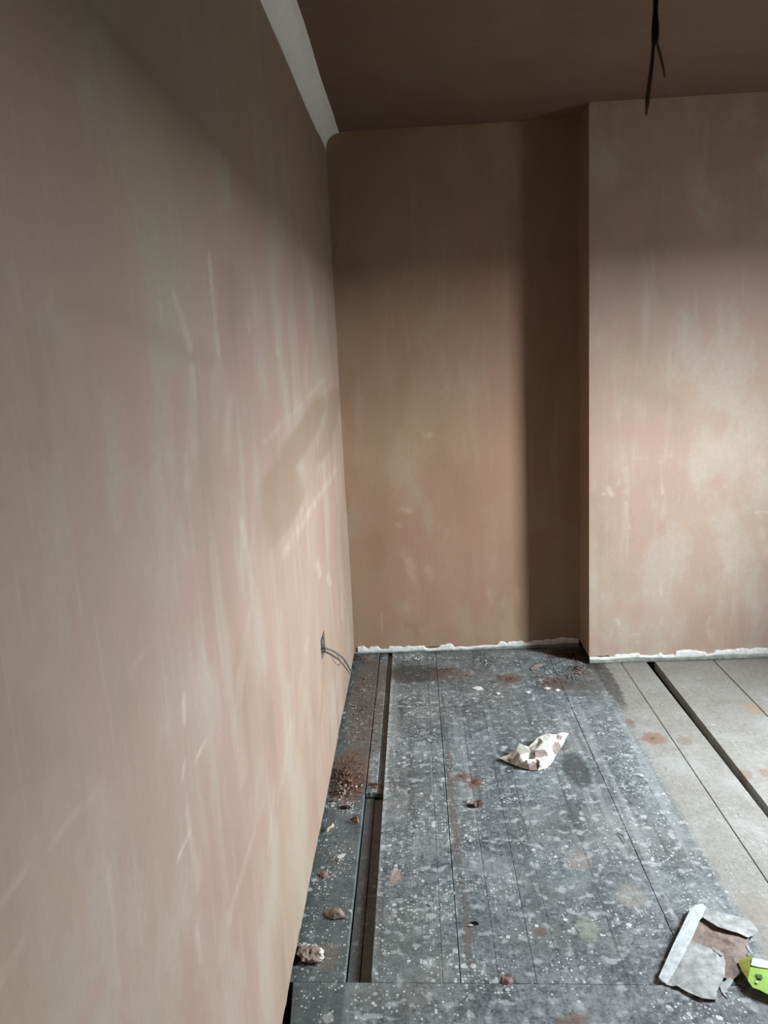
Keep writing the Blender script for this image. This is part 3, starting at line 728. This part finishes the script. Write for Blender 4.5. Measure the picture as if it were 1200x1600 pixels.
part('side_panel', [t(770, 640, .010), t(850, 660, .014), t(890, 740, .018), t(925, 820, .020), t(860, 880, .010), t(790, 890, .006), t(750, 760, .006)], [t(840, 760, .012)], M['kraft'])
part('printed_fold', [t(1050, 635, .018), t(930, 690, .020), t(905, 720, .022), t(950, 810, .028), t(1000, 885, .032), t(1015, 800, .036), t(1045, 690, .034)], [], M['olive'])
gp_ = part('printed_panel', [t(1045, 675, .034), t(1130, 690, .036), t(1290, 730, .038), t(1420, 900, .036), t(1380, 1090, .026), t(1200, 1032, .026), t(1120, 990, .028), t(1050, 965, .028), t(1000, 895, .032)], [t(1150, 850, .038)], M['green'], .002)
def print_on(name, o, mat):
    return under(link(name, sheet_me(name, o, [], .0005, None, 0), mat), tc)
# white band and dark print lie on the green panel
print_on('printed_band', [t(1046, 672, .0365), t(1130, 686, .0388), t(1288, 726, .0405), t(1310, 800, .0405), t(1180, 775, .0405), t(1110, 765, .0392), t(1032, 745, .0372)], M['white_print'])
print_on('printed_mark', [t(1075, 830, .0385), t(1140, 840, .040), t(1150, 880, .040), t(1100, 875, .039)], M['dark_print'])
print_on('printed_mark', [t(1075, 900, .0345), t(1110, 905, .0365), t(1105, 925, .0355), t(1078, 920, .0345)], M['white_print'])

# flakes and chips, each its own thing
def flake(name, pts, mat, label, cat, inner=(), th=.001, group=None):
    return link(name, sheet_me(name, pts, inner, th), mat, label=label, cat=cat, group=group)
b5 = lambda x, y, z: (440 + x / 6.667, 1380 + y / 6.667, z)
def crumple(pts_fn, cx, cy, rx, ry, n, hz, seed, rim=.004):
    r = random.Random(seed); o = []; i_ = []
    for k in range(n):
        a = 2 * math.pi * k / n; f = r.uniform(.78, 1.12)
        o.append(pts_fn(cx + rx * f * math.cos(a), cy + ry * f * math.sin(a), rim + r.uniform(0, .006)))
    for k in range(n):
        a = 2 * math.pi * (k + .5) / n; f = r.uniform(.45, .7)
        i_.append(pts_fn(cx + rx * f * math.cos(a), cy + ry * f * math.sin(a), r.uniform(.5, 1.0) * hz))
    for k in range(5):
        i_.append(pts_fn(cx + rx * r.uniform(-.3, .3), cy + ry * r.uniform(-.3, .3), r.uniform(.3, .8) * hz))
    return o, i_
o_, i_ = crumple(b5, 305, 735, 150, 120, 16, .017, 7)
def rimpale(c):
    x, y = pxof(c); x = (x - 440) * 6.667; y = (y - 1380) * 6.667
    return 1 if (y < 650 or x > 400) and (int(x * 7 + y * 3) % 3 > 0) else 0
link('crumpled_wrapper', sheet_me('crumpled_wrapper', o_, i_, .0008, rimpale, 2, 1, .06), [M['chip_tan'], M['chip_white']], label='scrunched brown paper wrapper against the foot of the left wall', cat='paper')
flake('plaster_flake', [b5(450, 320, .003), b5(500, 270, .008), b5(560, 245, .012), b5(600, 255, .014), b5(640, 290, .008), b5(680, 335, .006), b5(720, 355, .004), b5(660, 355, .004), b5(600, 360, .004), b5(545, 375, .003), b5(480, 355, .003)], M['chip_tan'], 'tan curled plaster flake between the wrapper and the recessed strip', 'flake', [b5(550, 310, .014), b5(600, 300, .016)])
b4 = lambda x, y, z: (480 + x / 7.5, 1240 + y / 7.5, z)
flake('paint_shard', [b4(215, 455, .003), b4(240, 400, .012), b4(285, 370, .016), b4(300, 340, .018), b4(318, 365, .014), b4(300, 400, .010), b4(265, 410, .009), b4(235, 455, .004)], M['chip_cream'], 'narrow cream paint shard lying beside the left wall', 'flake')
flake('bark_chip', [b4(495, 300, .004), b4(540, 275, .012), b4(580, 258, .016), b4(602, 300, .012), b4(604, 352, .003), b4(545, 345, .003)], M['brown'], 'small brown wood chip at the edge of the recessed strip', 'chip', [b4(555, 310, .014)])
flake('paint_flake', [b4(575, 258, .017), b4(590, 270, .018), b4(604, 320, .010), b4(600, 352, .004), b4(592, 310, .012)], M['chip_cream'], 'thin pale sliver curled over the small brown wood chip', 'flake')
flake('wood_sliver', [b4(380, 145, .003), b4(490, 130, .008), b4(515, 160, .006), b4(490, 178, .003), b4(390, 170, .002)], M['darkbrown'], 'dark brown wood sliver just below the rubble heap', 'chip', [b4(450, 150, .010)])
flake('pink_flake', [b4(140, 930, .002), b4(190, 905, .006), b4(245, 920, .006), b4(250, 970, .003), b4(200, 985, .002), b4(160, 975, .002)], M['pink_crumb'], 'pinkish plaster flake on the dark board by the left wall', 'flake', [b4(200, 945, .007)])
flake('white_flake', [b4(345, 740, .002), b4(400, 705, .004), b4(455, 700, .005), b4(430, 740, .003), b4(375, 760, .002)], M['chip_white'], 'pale flat plaster flake on the dark board by the wall', 'flake')
b3 = lambda x, y, z: (600 + x / 6, 1150 + y / 6, z)
flake('dark_chip', [b3(770, 635, .004), b3(830, 640, .010), b3(870, 600, .014), b3(905, 600, .014), b3(930, 630, .006), b3(890, 665, .003), b3(830, 672, .002), b3(790, 660, .002)], M['darkbrown'], 'dark brown broken chip below the red dust', 'chip', [b3(850, 640, .016), b3(890, 630, .014)], .003)
flake('white_chip', [b3(755, 600, .003), b3(780, 590, .009), b3(806, 600, .009), b3(806, 618, .004), b3(775, 624, .003)], M['chip_white'], 'small round white chip beside the dark broken chip', 'chip', [b3(780, 606, .012)], .002)
flake('tan_chip', [b3(840, 620, .017), b3(870, 615, .019), b3(880, 650, .010), b3(865, 668, .004), b3(850, 645, .012)], M['chip_tan'], 'tiny tan chip resting on the dark broken chip', 'chip', (), .002)
b2 = lambda x, y, z: (600 + x / 6, 1350 + y / 6, z)
flake('dark_chip', [b2(800, 548, .002), b2(850, 535, .008), b2(880, 545, .008), b2(888, 568, .003), b2(840, 562, .002)], M['darkbrown'], 'tiny dark chip on the near painted boards', 'chip', (), .002)
flake('white_chip', [b2(780, 570, .002), b2(815, 562, .004), b2(840, 575, .003), b2(810, 583, .002)], M['chip_white'], 'tiny white chip beside the tiny dark chip on the near boards', 'chip', (), .001)
flake('white_flake', [b2(400, 360, .002), b2(440, 350, .006), b2(465, 370, .005), b2(440, 390, .002), b2(418, 380, .002)], M['chip_white'], 'small white paint flake near the front cross board', 'flake')
flake('white_flake', [b2(630, 270, .002), b2(655, 255, .006), b2(680, 275, .004), b2(655, 285, .002)], M['chip_white'], 'small white flake on the dark joint of the near boards', 'flake')
flake('brick_chip', [(785, 1527, .002), (792, 1521, .007), (800, 1526, .010), (802, 1536, .005), (793, 1541, .002), (785, 1537, .002)], M['pink_crumb'], 'reddish chip lying against the front cross board', 'chip', [(794, 1532, .012)], .003)
flake('white_flake', [(737, 1075, .003), (744, 1072, .008), (752, 1073, .004), (756, 1077, .003), (746, 1079, .003)], M['chip_white'], 'white paper flake on the far boards left of the red dust', 'flake')
for i, (x, y, w, lab) in enumerate(((871, 1078, 5, 'small white chip below the rubble at the far right'), (855, 1075, 6, 'pale chip amid the far brown rubble'), (825, 1081, 5, 'white chip beside the far red dust smear'), (778, 1083, 4, 'white speck chip below the orange brown heap'))):
    flake('white_chip', [(x - w, y, .002), (x, y - 2, .006), (x + w, y, .003), (x, y + 2.5, .002)], M['chip_white'], lab, 'chip', (), .0015)
flake('wood_splinter', [(828, 1044, .004), (836, 1039, .012), (846, 1036, .012), (848, 1039, .008), (838, 1043, .006), (831, 1047, .003)], M['chip_tan'], 'pale wood splinter lying near the alcove wall', 'chip', (), .002)
link('hair_curl', tube_me('hair_curl', [tuple(at(964, 1301, .002)), tuple(at(970, 1304, .004)), tuple(at(975, 1310, .005)), tuple(at(976, 1317, .002))], .0009, 5), M['darkbrown'], label='thin dark curl of wire on the right painted boards', cat='wire')

# crumbs that nobody could count ------------------------------------------------
def crumbs(name, items, mats, label, cat, seed):
    """items: (px, py, wpx, hpx, count, smin, smax, material index, heap height)"""
    r = random.Random(seed); vs_, fs, mi = [], [], []
    base = [(1, 0, 0), (-1, 0, 0), (0, 1, 0), (0, -1, 0), (0, 0, 1), (0, 0, -1)]
    tri = [(0, 2, 4), (2, 1, 4), (1, 3, 4), (3, 0, 4), (2, 0, 5), (1, 2, 5), (3, 1, 5), (0, 3, 5)]
    for (px, py, w, h, n, s0, s1, m_, hh) in items:
        for _ in range(n):
            a = r.uniform(0, 6.283); d = min(abs(r.gauss(0, .48)), 1.0)
            x = px + w / 2 * d * math.cos(a); y = py + h / 2 * d * math.sin(a)
            p = at(x, y)
            if name == 'floor_grit' and (p[0] < -.15 or p[1] > 2.98): continue
            if p[0] < XL + .006 or p[1] > YB - .012 or (p[0] > XC - .01 and p[1] > YC - .014): continue
            z = 0.0
            if -.217 < p[0] < -.156: z = (-.006 if p[0] < -.178 else -.011) if p[1] > 2.55 else -.025
            s = s0 + (s1 - s0) * r.random() ** 2.5
            zc = z + s * .55 + hh * max(0, 1 - d) * r.random()
            k = len(vs_); rz = r.uniform(0, 6.28); cr, sr = math.cos(rz), math.sin(rz)
            for (bx, by, bz) in base:
                f = s * r.uniform(.6, 1.25); X_, Y_ = bx * f, by * f * r.uniform(.6, 1)
                vs_.append((p[0] + X_ * cr - Y_ * sr, p[1] + X_ * sr + Y_ * cr, max(zc + bz * f * .7, z + .0002)))
            for q_ in tri: fs.append(tuple(k + j for j in q_)); mi.append(m_)
    me = mesh_py(name, vs_, fs)
    o = link(name, me, mats, kind='stuff', label=label, cat=cat)
    me.polygons.foreach_set('material_index', mi); return o
DB = [M['brown'], M['brick'], M['chip_white'], M['grey_crumb'], M['pink_crumb'], M['chip_tan'], M['darkbrown']]
crumbs('rubble_heap', [(540, 1212, 58, 60, 700, .0012, .006, 0, .016), (545, 1225, 50, 50, 160, .002, .007, 1, .014), (540, 1232, 60, 50, 60, .002, .009, 5, .012), (538, 1242, 56, 40, 26, .002, .007, 2, .010), (530, 1240, 40, 30, 60, .002, .007, 6, .01), (548, 1190, 50, 60, 160, .001, .004, 0, .003), (545, 1262, 50, 36, 60, .0012, .004, 2, .003)], DB, 'heap of reddish brown rubble crumbs against the left wall', 'rubble', 31)
crumbs('rubble_line', [(588, 1224, 40, 9, 170, .0012, .004, 0, .006), (585, 1228, 44, 8, 60, .001, .004, 1, .004)], DB, 'low brown ridge of crumbs across the recessed strip', 'rubble', 32)
crumbs('plaster_crumbs', [(575, 1033, 34, 14, 160, .0015, .006, 4, .010), (562, 1028, 16, 12, 50, .002, .007, 0, .012), (572, 1060, 50, 60, 220, .001, .004, 3, .004), (570, 1080, 50, 80, 60, .001, .004, 2, .003), (560, 1075, 50, 60, 120, .001, .004, 0, .003), (568, 1110, 60, 90, 260, .001, .0045, 0, .004), (570, 1100, 60, 90, 90, .001, .0045, 3, .003), (560, 1110, 50, 70, 50, .001, .004, 2, .003)], DB, 'pink and grey plaster crumbs in the left corner of the alcove', 'crumbs', 33)
crumbs('strip_crumbs', [(530, 1345, 60, 90, 110, .0008, .0035, 2, .002), (510, 1400, 60, 100, 60, .0008, .003, 2, .002), (500, 1500, 70, 70, 70, .0008, .003, 3, .002), (520, 1340, 60, 70, 60, .001, .005, 5, .003)], DB, 'pale crumbs strewn on the dark board along the left wall', 'crumbs', 34)
crumbs('brick_dust', [(797, 1060, 34, 12, 190, .001, .0035, 1, .004), (797, 1060, 34, 12, 70, .001, .004, 0, .004), (780, 1057, 20, 8, 40, .001, .003, 6, .003)], DB, 'small orange brown heap of brick dust near the alcove wall', 'dust', 35)
crumbs('brick_dust', [(742, 1223, 24, 18, 200, .0008, .003, 1, .004), (722, 1213, 24, 10, 90, .0008, .003, 1, .003)], DB, 'red brick dust spilt left of the crumpled paper', 'dust', 36)
crumbs('brick_dust', [(1020, 1154, 32, 14, 150, .0006, .0018, 1, .001)], DB, 'round red brown dust spot on the bare boards', 'dust', 37)
crumbs('rubble_patch', [(868, 1066, 44, 18, 220, .001, .0045, 0, .006), (890, 1058, 70, 30, 260, .001, .005, 3, .006), (905, 1052, 60, 30, 120, .001, .006, 4, .006), (900, 1045, 60, 20, 120, .001, .005, 6, .006), (892, 1026, 70, 14, 240, .001, .006, 6, .010), (905, 1030, 50, 14, 120, .001, .006, 0, .010), (860, 1050, 110, 40, 50, .001, .005, 2, .003), (840, 1058, 40, 24, 90, .001, .005, 0, .004)], DB, 'brown and grey rubble spread beside the chimney breast corner', 'rubble', 38)
crumbs('rubble_patch', [(690, 1045, 60, 14, 150, .001, .006, 3, .006), (702, 1048, 34, 10, 70, .001, .005, 0, .006), (640, 1035, 90, 16, 160, .001, .006, 3, .006), (650, 1030, 130, 14, 90, .001, .006, 2, .004), (760, 1032, 150, 22, 200, .001, .005, 3, .004), (760, 1034, 160, 24, 60, .001, .005, 2, .004), (700, 1050, 70, 12, 80, .001, .004, 5, .004), (730, 1056, 30, 12, 80, .001, .003, 1, .003)], DB, 'grey rubble along the foot of the alcove wall', 'rubble', 39)
crumbs('floor_grit', [(760, 1250, 420, 420, 330, .0006, .0022, 6, .0), (760, 1300, 420, 420, 330, .0006, .0022, 2, .0), (1060, 1150, 260, 220, 110, .0006, .002, 6, .0), (700, 1430, 300, 220, 120, .0006, .0025, 2, .0)], DB, 'fine grit sprinkled over the boards', 'grit', 40)
crumbs('reddish_dust', [(895, 1594, 40, 16, 160, .0006, .002, 1, .002)], DB, 'reddish dust smear on the front cross board', 'dust', 41)
